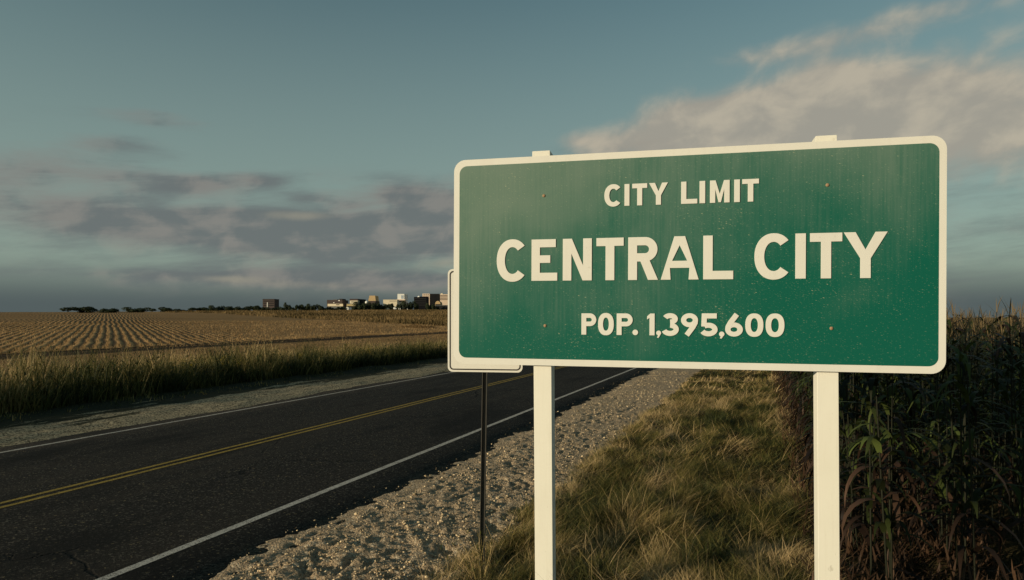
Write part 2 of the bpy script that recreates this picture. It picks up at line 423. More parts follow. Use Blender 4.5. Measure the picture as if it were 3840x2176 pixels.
# loose stones on the near shoulder
def stones(name, P, size, tint):
    N = len(P)
    base_ = np.array([(1, 0, 0), (-1, 0, 0), (0, 1, 0), (0, -1, 0), (0, 0, 1), (0, 0, -1)], float)
    fc = np.array([(0, 2, 4), (2, 1, 4), (1, 3, 4), (3, 0, 4), (2, 0, 5), (1, 2, 5), (3, 1, 5), (0, 3, 5)])
    V = base_[None] * size[:, None, None] * rng.uniform(.6, 1.2, (N, 6, 1)) + rng.normal(0, .18, (N, 6, 3)) * size[:, None, None]
    a = rng.uniform(0, 6.28, N); c, s = np.cos(a), np.sin(a)
    x = V[..., 0] * c[:, None] - V[..., 1] * s[:, None]; y = V[..., 0] * s[:, None] + V[..., 1] * c[:, None]
    V = np.stack([x, y, V[..., 2] * .75], -1) + P[:, None]
    F = (np.arange(N)[:, None, None] * 6 + fc[None]).reshape(-1, 3)
    return mesh_np(name, V.reshape(-1, 3), F, M['stone'], col=np.repeat(tint, 6, 0))
M['stone'] = foliage('loose_stone', 0.0, 1.0, 0.0)
N = 34000
s_ = 4 + 26 * rng.random(N) ** 1.7; l_ = rng.uniform(2.5, 5.15, N) - np.where(rng.random(N) < .5, rng.exponential(.15, N), 0)
keep = (rng.random(N) < np.where(l_ > 4.5, .42 * np.exp(-(l_ - 4.5) / .16) + .02, .35 + .65 * (vnoise(s_ / .5, l_ / .4, 77) > .5))) & (l_ > 2.3)
s_, l_ = s_[keep], l_[keep]
zz = np.maximum(gl_z(s_, l_), np.where(l_ > 4.35, road_z(l_), -1))
X, Y = to_xy(s_, l_); sz = .003 + rng.exponential(.0050, len(s_)).clip(0, .026)
tn = np.array([.50, .385, .245]) * np.exp(rng.normal(-.12, .5, (len(s_), 1))).clip(.25, 1.5)
tag(stones('gravel', np.stack([X, Y, zz + sz * .3], -1), sz, tn), kind='stuff')

# ------------------------------------------------------------------ grass blades
def blades(P, length, width, azim, lean, curl, seg=4, face=None):
    """curved tapering strips: returns vertices, quads"""
    N = len(P)
    t = np.linspace(0, 1, seg + 1)
    th = lean[:, None] + curl[:, None] * (t[:-1] + .5 / seg)[None]
    st = (length / seg)[:, None]
    hx = np.concatenate([np.zeros((N, 1)), np.cumsum(np.sin(th) * st, 1)], 1)
    hz = np.concatenate([np.zeros((N, 1)), np.cumsum(np.cos(th) * st, 1)], 1)
    ca, sa = np.cos(azim), np.sin(azim)
    C = np.stack([hx * ca[:, None], hx * sa[:, None], hz], -1) + P[:, None]
    fa = azim + math.pi / 2 if face is None else face
    side = np.stack([np.cos(fa), np.sin(fa), np.zeros(N)], -1)
    prof = np.clip(1.0 - t ** 2.2, 0.06, 1) * np.clip(.55 + t * 2.2, 0, 1)
    wv = (width[:, None] * prof[None] * .5)[..., None] * side[:, None]
    V = np.stack([C - wv, C + wv], 2).reshape(N, -1, 3)
    q = np.array([(2 * i, 2 * i + 1, 2 * i + 3, 2 * i + 2) for i in range(seg)])
    F = (np.arange(N)[:, None, None] * (2 * (seg + 1)) + q[None]).reshape(-1, 4)
    return V.reshape(-1, 3), F, 2 * (seg + 1)
def ramp(t, cols):
    t = np.clip(t, 0, 1) * (len(cols) - 1); i = np.minimum(t.astype(int), len(cols) - 2); f = (t - i)[:, None]
    c = np.array(cols); return c[i] * (1 - f) + c[i + 1] * f

# verge: soil and thatch under the grass
def f_thatch(t, b):
    p = t.n('ShaderNodeNewGeometry').outputs['Position']
    n = t.noise(p, 2.2, 5, .6); f = t.noise(p, 40, 4, .7)
    c = t.mix(n, (0.035, 0.034, 0.014), (0.12, 0.085, 0.04))
    t.put(b.inputs['Normal'], t.bump(f, 1.0, .04))
    return t.mix(t.ss(f, .6, .35), c, (0.012, 0.011, 0.006))
M['thatch'] = material('verge_thatch', f_thatch, .95, .05)
def verge_z(s, l):
    edge = sstep((2.95 - l) / .5)
    return -.02 + .09 * edge + (fbm(s / .55, l / .45, 51, 3) - .5) * .28 * edge
V, F = grid(np.concatenate([np.arange(-4, 30, .15), spaced(30, 600, .4, 20)]), np.arange(-9.5, 3.5, .15), verge_z)
tag(mesh_np('verge', V, F, M['thatch'], smooth=True), kind='structure')

def scatter(n, s0, s1, l0, l1, pw=1.0):
    return s0 + (s1 - s0) * rng.random(n) ** pw, rng.uniform(l0, l1, n)
GREEN = [(.022, .031, .009), (.060, .070, .017), (.125, .115, .030), (.225, .175, .056), (.40, .285, .115), (.60, .43, .22)]
parts = []
for (n, s0, s1, wd, ln, sg_) in ((14000, 1, 4.5, .005, .32, 4), (135000, 4.5, 11, .0032, .33, 5), (75000, 11, 22, .006, .33, 4), (45000, 22, 60, .018, .32, 3), (16000, 60, 250, .07, .34, 2)):
    s, l = scatter(n, s0, s1, -.75, 3.15, 1.0 if s1 < 60 else 1.5)
    edge = 2.78 + (fbm(s / 1.1, s * 0, 61, 3) - .5) * .95
    kp = (l < edge + rng.normal(0, .06, n)) & (l > -.5 + rng.normal(0, .1, n))
    s, l = s[kp], l[kp]; n = len(s); edge = edge[kp]
    tuss = fbm(s / .55, l / .45, 71, 2); dry = fbm(s / 1.4, l / .5, 81, 3)
    swirl = vnoise(s / .5, l / .4, 91) * 2 - 1
    az_ = 0.5 + swirl * 3.0 + rng.normal(0, .95, n)
    lean = .55 + .95 * vnoise(s / .5, l / .5, 95) + rng.normal(0, .25, n)
    curl = rng.uniform(.2, 1.3, n)
    L_ = .70 * ln * (.30 + 1.35 * tuss) * rng.uniform(.55, 1.3, n) * np.clip((edge - l) / .7 + .45, .3, 1)
    long_ = rng.random(n) < .02
    L_[long_] *= 1.7; lean[long_] *= .5
    X, Y = to_xy(s, l); P = np.stack([X, Y, verge_z(s, l) - .015], -1)
    tone = (dry - .5) * 2.3 + .50 + rng.normal(0, .2, n) + .42 * np.clip(1 - (edge - l) / .55, 0, 1) + .30 * np.clip(1 - (l + .5) / 1.1, 0, 1) + .25 * long_
    col = ramp(tone, GREEN) * rng.uniform(.75, 1.2, (n, 1))
    V, F, k_ = blades(P, L_, np.full(n, wd) * rng.uniform(.6, 1.4, n), az_, lean, curl, sg_, face=rng.uniform(0, 6.28, n))
    parts.append((V, F, np.repeat(col, k_, 0)))
def join(name, parts, mat, kind='stuff', parent=None):
    off = 0; Vs = []; Fs = []; Cs = []
    for V, F, C in parts:
        Vs.append(V); Fs.append(F + off); Cs.append(C); off += len(V)
    return tag(mesh_np(name, np.concatenate(Vs), np.concatenate(Fs), mat, parent, col=np.concatenate(Cs)), kind=kind)
n = 70000                                         # short green undergrowth between the long blades
s, l = scatter(n, 4.5, 24, -.5, 2.9, 1.4)
kp = l < 2.7 + (fbm(s / 1.1, s * 0, 61, 3) - .5) * .95; s, l = s[kp], l[kp]; n = len(s)
X, Y = to_xy(s, l)
V, F, k_ = blades(np.stack([X, Y, verge_z(s, l) - .01], -1), rng.uniform(.06, .2, n), rng.uniform(.003, .008, n), rng.uniform(0, 6.28, n), rng.uniform(.1, 1.0, n), rng.uniform(.2, 1.4, n), 3, face=rng.uniform(0, 6.28, n))
parts.append((V, F, np.repeat(ramp(rng.uniform(0, .55, n) + (fbm(s / .8, l / .5, 83, 2) - .5) * .6, GREEN), k_, 0)))
join('verge_grass', parts, M['leaf'])

# weeds between the far shoulder and the field
parts = []
for (n, l0, l1, h0, wd, s1) in ((42000, 17.0, 20.5, 1.0, .022, 70), (26000, 19.5, 24, .75, .026, 80), (15000, 17.0, 22, .95, .05, 200), (60000, 17.2, 19.5, .5, .05, 90), (16000, 15.6, 17.6, .16, .03, 80)):
    s, l = scatter(n, 0, s1, l0, l1, 1.1)
    if s1 == 200: s = 70 + (s / 200) * 200
    low = l1 < 18
    e0 = 17.35 + (fbm(s / 3, s * 0, 101, 3) - .5) * 1.1
    kp = (l > e0) if not low else (rng.random(n) < sstep((l - 15.4) / 1.6))
    s, l = s[kp], l[kp]; n = len(s)
    hh = h0 * (.30 + 1.5 * fbm(s / .8, l / .7, 111, 3) ** 1.3) * (1.36 - .0125 * s).clip(.55, 1.3) * rng.uniform(.55, 1.25, n)
    X, Y = to_xy(s, l); P = np.stack([X, Y, terrain(s, l) - .03], -1)
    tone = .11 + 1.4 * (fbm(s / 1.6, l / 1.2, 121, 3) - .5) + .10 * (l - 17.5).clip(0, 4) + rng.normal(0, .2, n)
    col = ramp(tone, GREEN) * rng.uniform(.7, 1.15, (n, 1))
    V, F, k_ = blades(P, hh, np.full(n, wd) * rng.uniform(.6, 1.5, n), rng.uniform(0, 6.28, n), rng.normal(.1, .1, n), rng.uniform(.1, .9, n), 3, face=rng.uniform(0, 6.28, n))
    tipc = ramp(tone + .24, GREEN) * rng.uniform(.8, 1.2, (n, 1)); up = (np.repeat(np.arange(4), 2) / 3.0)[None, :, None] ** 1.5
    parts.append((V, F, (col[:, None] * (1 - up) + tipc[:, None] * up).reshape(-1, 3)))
    if not low and s1 == 70:      # leafy stems: short side leaves up the stalks
        m = 60000; ii = rng.integers(0, n, m); t = rng.uniform(.25, .95, m)
        P2 = P[ii] + np.stack([rng.normal(0, .04, m), rng.normal(0, .04, m), hh[ii] * t], -1)
        c2 = ramp(tone[ii] - .08, GREEN) * rng.uniform(.8, 1.2, (m, 1))
        V, F, k_ = blades(P2, rng.uniform(.07, .17, m), rng.uniform(.02, .05, m), rng.uniform(0, 6.28, m), rng.uniform(.6, 1.3, m), rng.uniform(.2, .8, m), 2)
        parts.append((V, F, np.repeat(c2, k_, 0)))
join('roadside_weeds', parts, M['leaf'])

# stubble on the rows, thinning with distance
STRAW = [(.09, .055, .024), (.24, .145, .066), (.40, .255, .115), (.54, .37, .19)]
parts = []
for (n, l0, l1, s0, s1, wd, ht) in ((70000, 22, 50, 0, 110, .045, .17), (90000, 40, 120, 0, 200, .09, .2)):
    s, l = scatter(n, s0, s1, l0, l1)
    X, Y = to_xy(s, l)
    inrow = l > 47
    pr = X * ROWP[0] + Y * ROWP[1]
    d = (np.round(pr / ROWW) - pr / ROWW) * ROWW * .8 * inrow * np.clip((26 - pr) / 16, .1, 1)
    X, Y = X + d * ROWP[0], Y + d * ROWP[1]
    d2 = (np.round(l / ROWW) - l / ROWW) * ROWW * .8 * (~inrow)
    X, Y = X - d2 * CA, Y + d2 * SA
    s, l = to_sl(X, Y)
    trk = np.abs(l - .035 * s - 40.5)
    trk = np.abs(l - .035 * s - 40.4 - 0.3 * np.sin(s / 9)); trk2 = np.abs(l - .035 * s - 43.2)
    kp = (rng.random(n) < np.where((trk < 1.7) | (trk2 < .8), .04, 1)) & (rng.random(n) < .35 + 1.0 * fbm(s / 9, l / 5, 131, 3)) & (Y > 15) & (X / Y > -.95) & (X / Y < .1)
    s, l, X, Y = s[kp], l[kp], X[kp], Y[kp]; n = len(s)
    P = np.stack([X, Y, terrain(s, l) - .04], -1)
    ht_ = np.where(l < 46, .11, ht)
    tone = .5 + 1.0 * (fbm(s / 6, l / 3, 141, 3) - .5) + rng.normal(0, .2, n)
    col = ramp(tone, STRAW)
    V, F, k_ = blades(P, ht_ * rng.uniform(.5, 1.4, n), wd * rng.uniform(.5, 1.5, n), rng.uniform(0, 6.28, n), rng.normal(.15, .25, n), rng.uniform(0, .5, n), 1, face=rng.uniform(0, 6.28, n))
    parts.append((V, F, np.repeat(col, k_, 0)))
join('stubble', parts, M['straw'])

# uncut meadow on the far rise
def meadow_edge(s): return np.interp(s, [120, 136, 162, 213, 300, 420], [30, 66, 108, 195, 330, 600])
n = 130000
s, l = scatter(n, 125, 620, 40, 330, 1.5)
kp = l < meadow_edge(s) + rng.normal(0, 2, n)
s, l = s[kp], l[kp]; n = len(s)
X, Y = to_xy(s, l)
tone = .42 + 1.3 * (fbm(s / 28, l / 12, 151, 4) - .5) + rng.normal(0, .12, n)
col = ramp(tone, [(.05, .040, .018), (.12, .082, .034), (.21, .140, .064), (.30, .205, .10)])
hh = (.55 + .9 * fbm(s / 14, l / 9, 161, 3)) * rng.uniform(.6, 1.2, n)
V, F, k_ = blades(np.stack([X, Y, terrain(s, l) - .05], -1), hh, rng.uniform(.12, .34, n), rng.uniform(0, 6.28, n), rng.normal(.1, .2, n), rng.uniform(0, .6, n), 2, face=rng.uniform(0, 6.28, n))
join('meadow_grass', [(V, F, np.repeat(col, k_, 0))], M['straw'])

# ------------------------------------------------------------------ corn along the right
def corn_mesh(seed, lo=False):
    r = np.random.default_rng(seed); h = r.uniform(1.95, 2.3)
    mb = MB(); bend = r.normal(0, .03, 2)
    pts = [(bend[0] * t * t, bend[1] * t * t, h * t) for t in (0, .35, .7, 1.0)]
    rad = [.010, .009, .007, .003]
    for k_ in range(3): mb.tube(pts[k_], pts[k_ + 1], rad[k_], rad[k_ + 1], 5, False)
    n = 17 if not lo else 11
    zz = np.sort(r.uniform(.12, .95, n)) * h
    P = np.stack([bend[0] * (zz / h) ** 2, bend[1] * (zz / h) ** 2, zz], -1)
    a0 = r.uniform(0, 6.28)
    azm = a0 + np.arange(n) * math.pi + r.normal(0, .5, n)
    dry = (zz < r.uniform(.2, .65)) | (r.random(n) < .12)
    ln = r.uniform(.35, .75, n); lean = np.where(dry, r.uniform(.6, 1.3, n), r.uniform(.3, .7, n)); curl = np.where(dry, r.uniform(1.8, 2.5, n), r.uniform(1.7, 2.6, n))
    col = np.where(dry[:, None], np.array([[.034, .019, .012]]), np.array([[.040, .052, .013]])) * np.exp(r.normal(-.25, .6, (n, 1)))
    V, F, kk = blades(P, ln, r.uniform(.04, .075, n), azm, lean, curl, 6 if not lo else 4)
    # tassel
    m = 5
    Pt = np.repeat(np.array([[pts[3][0], pts[3][1], h - .03]]), m, 0)
    V2, F2, k2 = blades(Pt, r.uniform(.18, .3, m), np.full(m, .012), r.uniform(0, 6.28, m), r.uniform(.1, .6, m), r.uniform(0, .6, m), 2)
    Vl = np.concatenate([V, V2]); Fl = np.concatenate([F, F2 + len(V)])
    Cl = np.concatenate([np.repeat(col, kk, 0), np.tile([[.20, .14, .07]], (len(V2), 1))])
    return np.array(mb.V), np.array(mb.F), Vl, Fl, Cl
protos = []
for q in range(6):
    Vs_, Fs_, Vl, Fl, Cl = corn_mesh(200 + q)
    o = empty('corn_plant')
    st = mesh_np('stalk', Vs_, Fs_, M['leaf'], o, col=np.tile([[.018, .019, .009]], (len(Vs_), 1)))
    lf = mesh_np('leaves', Vl, Fl, M['leaf'], o, col=Cl)
    tag(o, 'tall dark green corn plant with drooping leaves on the shaded field edge', 'corn plant', 'corn plants along the edge of the verge')
    protos.append([o, False])
def put_corn(x, y, z, rz, sc_, tilt):
    pr = protos[rng.integers(0, len(protos))]
    if not pr[1]:
        o = pr[0]; pr[1] = True
    else:
        o = pr[0].copy(); sc.collection.objects.link(o)
        for ch in pr[0].children:
            c = ch.copy(); sc.collection.objects.link(c); c.parent = o
    o.location = (x, y, z); o.rotation_euler = (tilt[0], tilt[1], rz); o.scale = (sc_,) * 3
cnt = 0
rest = []
for row, l0 in enumerate((-.95, -1.7, -2.45, -3.2, -3.95, -4.7, -5.45, -6.2, -6.95, -7.7)):
    s = 0.6
    while s < 130:
        s += rng.uniform(.13, .24) * (1 if s < 40 else 2.2)
        l = l0 + rng.normal(0, .06)
        if s < 6.3 + max(0, -l - 1.4) * 1.2: continue
        if row < 2 and s < 32 and cnt < 290:
            X, Y = to_xy(s, l)
            put_corn(float(X), float(Y), float(verge_z(s, l)) - .02, rng.uniform(0, 6.28), rng.uniform(.85, 1.08), rng.normal(0, .05, 2)); cnt += 1
        else: rest.append((s, l))
lows = [corn_mesh(300 + q, True) for q in range(4)]
parts = []
rest = np.array(rest)
which = rng.integers(0, 4, len(rest))
for q in range(4):
    Vs_, Fs_, Vl, Fl, Cl = lows[q]
    # stalk quads are quads already
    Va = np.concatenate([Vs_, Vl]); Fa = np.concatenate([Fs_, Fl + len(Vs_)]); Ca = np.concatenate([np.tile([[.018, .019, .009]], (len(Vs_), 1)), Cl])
    rr = rest[which == q]; n = len(rr)
    X, Y = to_xy(rr[:, 0], rr[:, 1]); a = rng.uniform(0, 6.28, n); k_ = rng.uniform(.85, 1.1, n)
    x = (Va[None, :, 0] * np.cos(a)[:, None] - Va[None, :, 1] * np.sin(a)[:, None]) * k_[:, None] + X[:, None]
    y = (Va[None, :, 0] * np.sin(a)[:, None] + Va[None, :, 1] * np.cos(a)[:, None]) * k_[:, None] + Y[:, None]
    z = Va[None, :, 2] * k_[:, None] + verge_z(rr[:, 0], rr[:, 1])[:, None]
    V = np.stack([x, y, z], -1).reshape(-1, 3)
    F = (np.arange(n)[:, None, None] * len(Va) + Fa[None]).reshape(-1, 4)
    parts.append((V, F, np.tile(Ca, (n, 1))))
join('corn_field', parts, M['leaf'])
# fallen dead leaves at the foot of the corn
n = 20000
s, l = scatter(n, .8, 45, -2.2, -.36, 1.5)
X, Y = to_xy(s, l)
V, F, k_ = blades(np.stack([X, Y, verge_z(s, l) + .01], -1), rng.uniform(.08, .3, n), rng.uniform(.012, .035, n), rng.uniform(0, 6.28, n), rng.uniform(.3, 1.6, n), rng.uniform(-.6, 1.2, n), 3)
join('dead_leaves', [(V, F, np.repeat(np.array([[.075, .042, .024]]) * rng.uniform(.4, 1.5, (n, 1)), k_, 0))], M['leaf'])

# ------------------------------------------------------------------ city limit sign
def f_white_s(t, b): return t.mix(1.0, f_white(t, b), (.93, .94, .98), 'MULTIPLY')
def f_white(t, b):
    p = t.n('ShaderNodeTexCoord').outputs['Object']
    n = t.noise(p, 2.5, 5, .6); st = t.noise(t.v('MULTIPLY', p, (6, 6, .8)), 3, 4, .6)
    sp = t.ss(t.noise(p, 26, 2, .5), .70, .76)
    c = t.mix(n, (0.72, 0.69, 0.60), (0.82, 0.79, 0.70))
    c = t.mix(t.m('MULTIPLY', t.ss(st, .5, .75), .12), c, (0.5, 0.45, 0.36))
    return t.mix(t.m('MULTIPLY', sp, .22), c, (0.4, 0.36, 0.28))
M['white'] = material('white_sheeting', f_white_s, .6, .2)
def f_post(t, b):
    p = t.n('ShaderNodeTexCoord').outputs['Object']
    c = f_white(t, b)
    g = t.noise(t.v('MULTIPLY', p, (70, 70, 2.2)), 1.0, 5, .65)
    c = t.mix(t.m('MULTIPLY', t.ss(g, .56, .72), .09), c, (0.45, 0.40, 0.31))
    sc_ = t.noise(t.v('MULTIPLY', p, (22, 22, 9)), 1.0, 3, .5)
    c = t.mix(t.m('MULTIPLY', t.ss(sc_, .735, .78), .35), c, (0.30, 0.26, 0.2))
    t.put(b.inputs['Normal'], t.bump(g, .12, .004))
    return c
M['post'] = material('white_painted_wood', f_post, .7, .25)
def f_green(t, b):
    p = t.n('ShaderNodeTexCoord').outputs['Object']
    x, y, z = t.sep(p)
    # dusty film: heavier towards the upper left, rain streaks running down
    zone = t.noise(p, 1.1, 4, .55, .4)
    tilt = t.m('ADD', t.m('MULTIPLY', z, .46), t.m('MULTIPLY', x, -.115))
    streak = t.noise(t.xyz(t.m('MULTIPLY', x, 55), 0, t.m('MULTIPLY', z, 1.6)), 1.0, 4, .6)
    fade = t.noise(t.xyz(t.m('MULTIPLY', x, 2), 0, z), 1.3, 3, .5)
    dust = t.ss(t.m('ADD', t.m('ADD', tilt, t.m('MULTIPLY', zone, .95)), t.m('MULTIPLY', t.m('SUBTRACT', streak, .5), t.m('MULTIPLY', fade, .65))), .42, 1.22)
    c = t.mix(dust, (0.003, 0.101, 0.070), (0.138, 0.205, 0.165))
    # short pale scuffs, slanting down to the right, in drifts
    where = t.noise(p, 1.6, 4, .62)
    def flecks(c, sx, sz, slant, gate, size, strength, col):
        q = t.xyz(t.m('MULTIPLY', x, sx), 0, t.m('ADD', t.m('MULTIPLY', z, sz), t.m('MULTIPLY', x, slant)))
        vd = t.vor(q, 1.0); vc = t.sep(t.vor(q, 1.0, out='Color'))
        on = t.m('GREATER_THAN', t.m('ADD', vc[0], t.m('MULTIPLY', t.m('SUBTRACT', where, .5), 1.7)), gate)
        f = t.m('MULTIPLY', t.m('MULTIPLY', t.ss(vd, size, size * .3), on), t.m('MULTIPLY', t.m('POWER', vc[1], 1.6), strength))
        return t.mix(f, c, col)
    c = flecks(c, 75, 230, 60, .50, .42, .4, (0.20, 0.29, 0.20))
    c = flecks(c, 52, 160, 42, .78, .40, .42, (0.34, 0.38, 0.26))
    c = flecks(c, 40, 120, 34, 1.04, .34, .6, (0.55, 0.52, 0.34))
    t.put(b.inputs['Normal'], t.bump(t.noise(p, 1.1, 2), .06, .02))
    return c
M['green'] = material('green_sheeting', f_green, .6, .15)
M['alu'] = plain('aluminium_back', (.38, .38, .37), .1, 4, .45, .5)
M['rust'] = plain('rusty_bolt', (.34, .22, .13), .35, 60, .8, .2)
M['pole'] = plain('weathered_steel', (.05, .045, .038), .3, 14, .55, .4)
M['black'] = plain('black_sheeting', (.02, .017, .014), .3, 10, .5, .3)

def rrect(x0, x1, z0, z1, r, n=8):
    pts = []
    for cx, cz, a0 in ((x1 - r, z0 + r, -90), (x1 - r, z1 - r, 0), (x0 + r, z1 - r, 90), (x0 + r, z0 + r, 180)):
        pts += [(cx + r * math.cos(R(a0 + 90 * i / n)), cz + r * math.sin(R(a0 + 90 * i / n))) for i in range(n + 1)]
    return pts
SW, SH = 3.49, 1.614
sign = empty('city_limit_sign', (-.4665, 5.369, 2.051), (0, .0043, -math.atan2(.2332, .9724)))
sign.rotation_mode = 'XYZ'
tag(sign, 'large green city limit sign with white lettering and border on two white posts', 'road sign')
# the sign's own frame: x along it, z up, -y towards the reader; its origin is the lower left corner of the panel
mb = MB(); mb.prism(rrect(0, SW, 0, SH, .092), 0, .004)
panel = mb.build('panel', M['white'], sign)
mb = MB(); mb.prism(rrect(.046, SW - .046, .050, SH - .050, .062), -.0012, -.0002)
mb.build('green_face', M['green'], panel)
mb = MB()
for z in (.30, 1.30): mb.box(.12, SW - .12, .0045, .03, z - .03, z + .03)
mb.build('stiffener', M['alu'], panel)
for x, z in ((.727, 1.307), (2.745, 1.306), (.741, .307), (2.775, .303)):
    mb = MB(); V0 = len(mb.V)
    prof = [(.0125, 0), (.0125, .002), (.009, .006), (.003, .008)]
    mb.lathe(prof, (0, 0, 0), 12)
    mb.V = [(x + a, -.0014 - c, z + b) for a, b, c in mb.V]
    mb.build('bolt', M['rust'], panel)
GZ = -2.05
for x, lean_ in ((.706, -.011), (2.752, -.010)):
    mb = MB()
    wd, h1 = .070, 1.664
    def ring(z, ins=0.0):
        c = x + 0.0 + lean_ * (z - .8)
        return [(c - wd + ins, .033 + ins, z), (c + wd - ins, .033 + ins, z), (c + wd - ins, .171 - ins, z), (c - wd + ins, .171 - ins, z)]
    mb.V = ring(GZ - .3) + ring(h1 - .004) + ring(h1 - .0, .004)
    for k_ in (0, 4):
        mb.F += [(k_ + i, k_ + (i + 1) % 4, k_ + 4 + (i + 1) % 4, k_ + 4 + i) for i in range(4)]
    mb.F += [(8, 9, 10, 11)]
    mb.build('post', M['post'], sign, bevel=.004)

# glyphs as outlines with holes; each piece of a letter is (outer, [holes])
def arc(cx, cz, rx, rz, a0, a1, n=26, e=2.0):
    o = []
    for i in range(n + 1):
        a = R(a0 + (a1 - a0) * i / n); c, s = math.cos(a), math.sin(a)
        o.append((cx + rx * math.copysign(abs(c) ** (2 / e), c), cz + rz * math.copysign(abs(s) ** (2 / e), s)))
    return o
def stroke(pts, t):
    h = t / 2; L_, R_ = [], []
    for i, p in enumerate(pts):
        d1 = Vector(pts[i]) - Vector(pts[i - 1]) if i else Vector(pts[1]) - Vector(pts[0])
        d2 = Vector(pts[i + 1]) - Vector(p) if i < len(pts) - 1 else d1
        d1.normalize(); d2.normalize()
        m_ = (d1 + d2).normalized(); nn = Vector((-m_.y, m_.x)); kk = h / max(.35, nn.dot(Vector((-d1.y, d1.x))))
        L_.append((p[0] + nn.x * kk, p[1] + nn.y * kk)); R_.append((p[0] - nn.x * kk, p[1] - nn.y * kk))
    return L_ + R_[::-1]
def glyph(g, w_, h, t):
    b = t * .93                                   # horizontal bars are a little thinner
    if g == 'I': return [([(0, 0), (w_, 0), (w_, h), (0, h)], [])]
    if g == 'L': return [([(0, 0), (w_, 0), (w_, b), (t, b), (t, h), (0, h)], [])]
    if g == 'T': c = w_ / 2; return [([(c - t / 2, 0), (c + t / 2, 0), (c + t / 2, h - b), (w_, h - b), (w_, h), (0, h), (0, h - b), (c - t / 2, h - b)], [])]
    if g == 'E': return [([(0, 0), (w_, 0), (w_, b), (t, b), (t, h * .43), (w_ * .73, h * .43), (w_ * .73, h * .43 + b * .95), (t, h * .43 + b * .95), (t, h - b), (w_ * .94, h - b), (w_ * .94, h), (0, h)], [])]
    if g == 'N': return [([(0, 0), (t, 0), (t, h * .64), (w_ - t * 1.05, 0), (w_, 0), (w_, h), (w_ - t, h), (w_ - t, h * .36), (t * 1.05, h), (0, h)], [])]
    if g == 'M': c = w_ / 2; return [([(0, 0), (t, 0), (t, h * .60), (c - t * .22, h * .02), (c + t * .22, h * .02), (w_ - t, h * .60), (w_ - t, 0), (w_, 0), (w_, h), (w_ - t * 1.05, h), (c, h * .40), (t * 1.05, h), (0, h)], [])]
    if g == 'Y': c = w_ / 2; q = t * 1.14; return [([(c - t / 2, 0), (c + t / 2, 0), (c + t / 2, h * .43), (w_, h), (w_ - q, h), (c, h * .62), (q, h), (0, h), (c - t / 2, h * .43)], [])]
    if g == 'A':
        c = w_ / 2; ap = t * .58
        return [([(0, 0), (t * 1.08, 0), (w_ * .245, h * .27), (w_ * .755, h * .27), (w_ - t * 1.08, 0), (w_, 0), (c + ap, h), (c - ap, h)],
                 [[(w_ * .245 + (c - w_ * .245) * .225, h * .435), (w_ * .755 - (c - w_ * .245) * .225, h * .435), (c, h * .79)]])]
    if g in 'PR':
        zb = h * (.40 if g == 'P' else .43); ro = (h - zb) / 2; ri = ro - b; cz = h - ro
        outer = [(0, 0), (t, 0), (t, zb)] + arc(w_ * (.98 if g == 'R' else 1) - ro, cz, ro, ro, -90, 90, 20) + [(0, h)]
        hole = [(t, zb + b)] + arc(w_ * (.98 if g == 'R' else 1) - ro, cz, max(ri, .01), max(ri, .01), -90, 90, 16) + [(t, h - b)]
        out = [(outer, [hole])]
        if g == 'R': out.append(([(w_ - t * 1.1, 0), (w_, 0), (w_ * .70, zb + b * .3), (w_ * .70 - t * 1.05, zb + b * .3)], []))
        return out
    if g in 'O0': return [(arc(w_ / 2, h / 2, w_ / 2, h / 2, 0, 356, 44, 2.35), [arc(w_ / 2, h / 2, w_ / 2 - t, h / 2 - b, 0, 355, 36, 2.2)])]
    if g == 'C':
        a = w_ * .575; ang = 42
        return [(arc(a, h / 2, a, h / 2, ang, 360 - ang, 40, 2.15) + arc(a, h / 2, a - t, h / 2 - b, 360 - ang - 4, ang + 4, 34, 2.1), [])]
    if g == '1': return [([(w_ - t, 0), (w_, 0), (w_, h), (w_ - t * .85, h), (0, h * .87), (0, h * .72), (w_ - t, h * .80)], [])]
    if g == '.': r = w_ / 2; return [(arc(r, r, r, r, 0, 345, 20), [])]
    if g == ',': r = w_ * .44; return [(arc(w_ * .5, h - r, r, r, 0, 345, 20), []), ([(w_ * .18, 0), (w_ * .5, -h * .02), (w_ * .94, h * .6), (w_ * .5, h * .55)], [])]
    if g == '3':
        r1, r2 = h * .25, h * .29; t2 = t / 2
        up = arc(w_ * .47, h - r1, w_ * .47 - t2, r1 - t2, 160, -90, 24)
        dn = arc(w_ * .47, r2, w_ * .53 - t2, r2 - t2, 90, -165, 26)
        return [(stroke(up, t), []), (stroke(dn, t), [])]
    if g == '5':
        r2 = h * .30; t2 = t / 2
        bowl = arc(w_ * .46, r2, w_ * .54 - t2, r2 - t2, 128, -155, 28)
        return [(stroke([(w_ * .95, h - b / 2), (t2 + w_ * .06, h - b / 2), (t2 + w_ * .04, h * .49), (t2 + w_ * .04, h * .43)], t), []), (stroke(bowl, t), [])]
    if g in '69':
        ro = h * .305
        bowl = (arc(w_ / 2, ro, w_ / 2, ro, 0, 352, 36), [arc(w_ / 2, ro, w_ / 2 - t, ro - b, 0, 350, 26)])
        tail = (stroke([(t * .5, ro * 1.02), (t * .56, h * .42), (w_ * .30, h * .60), (w_ * .66, h - t * .18)], t), [])
        ps = [bowl, tail]
        if g == '9': ps = [([(w_ - x_, h - z_) for x_, z_ in o], [[(w_ - x_, h - z_) for x_, z_ in hh_] for hh_ in hs]) for o, hs in ps]
        return ps
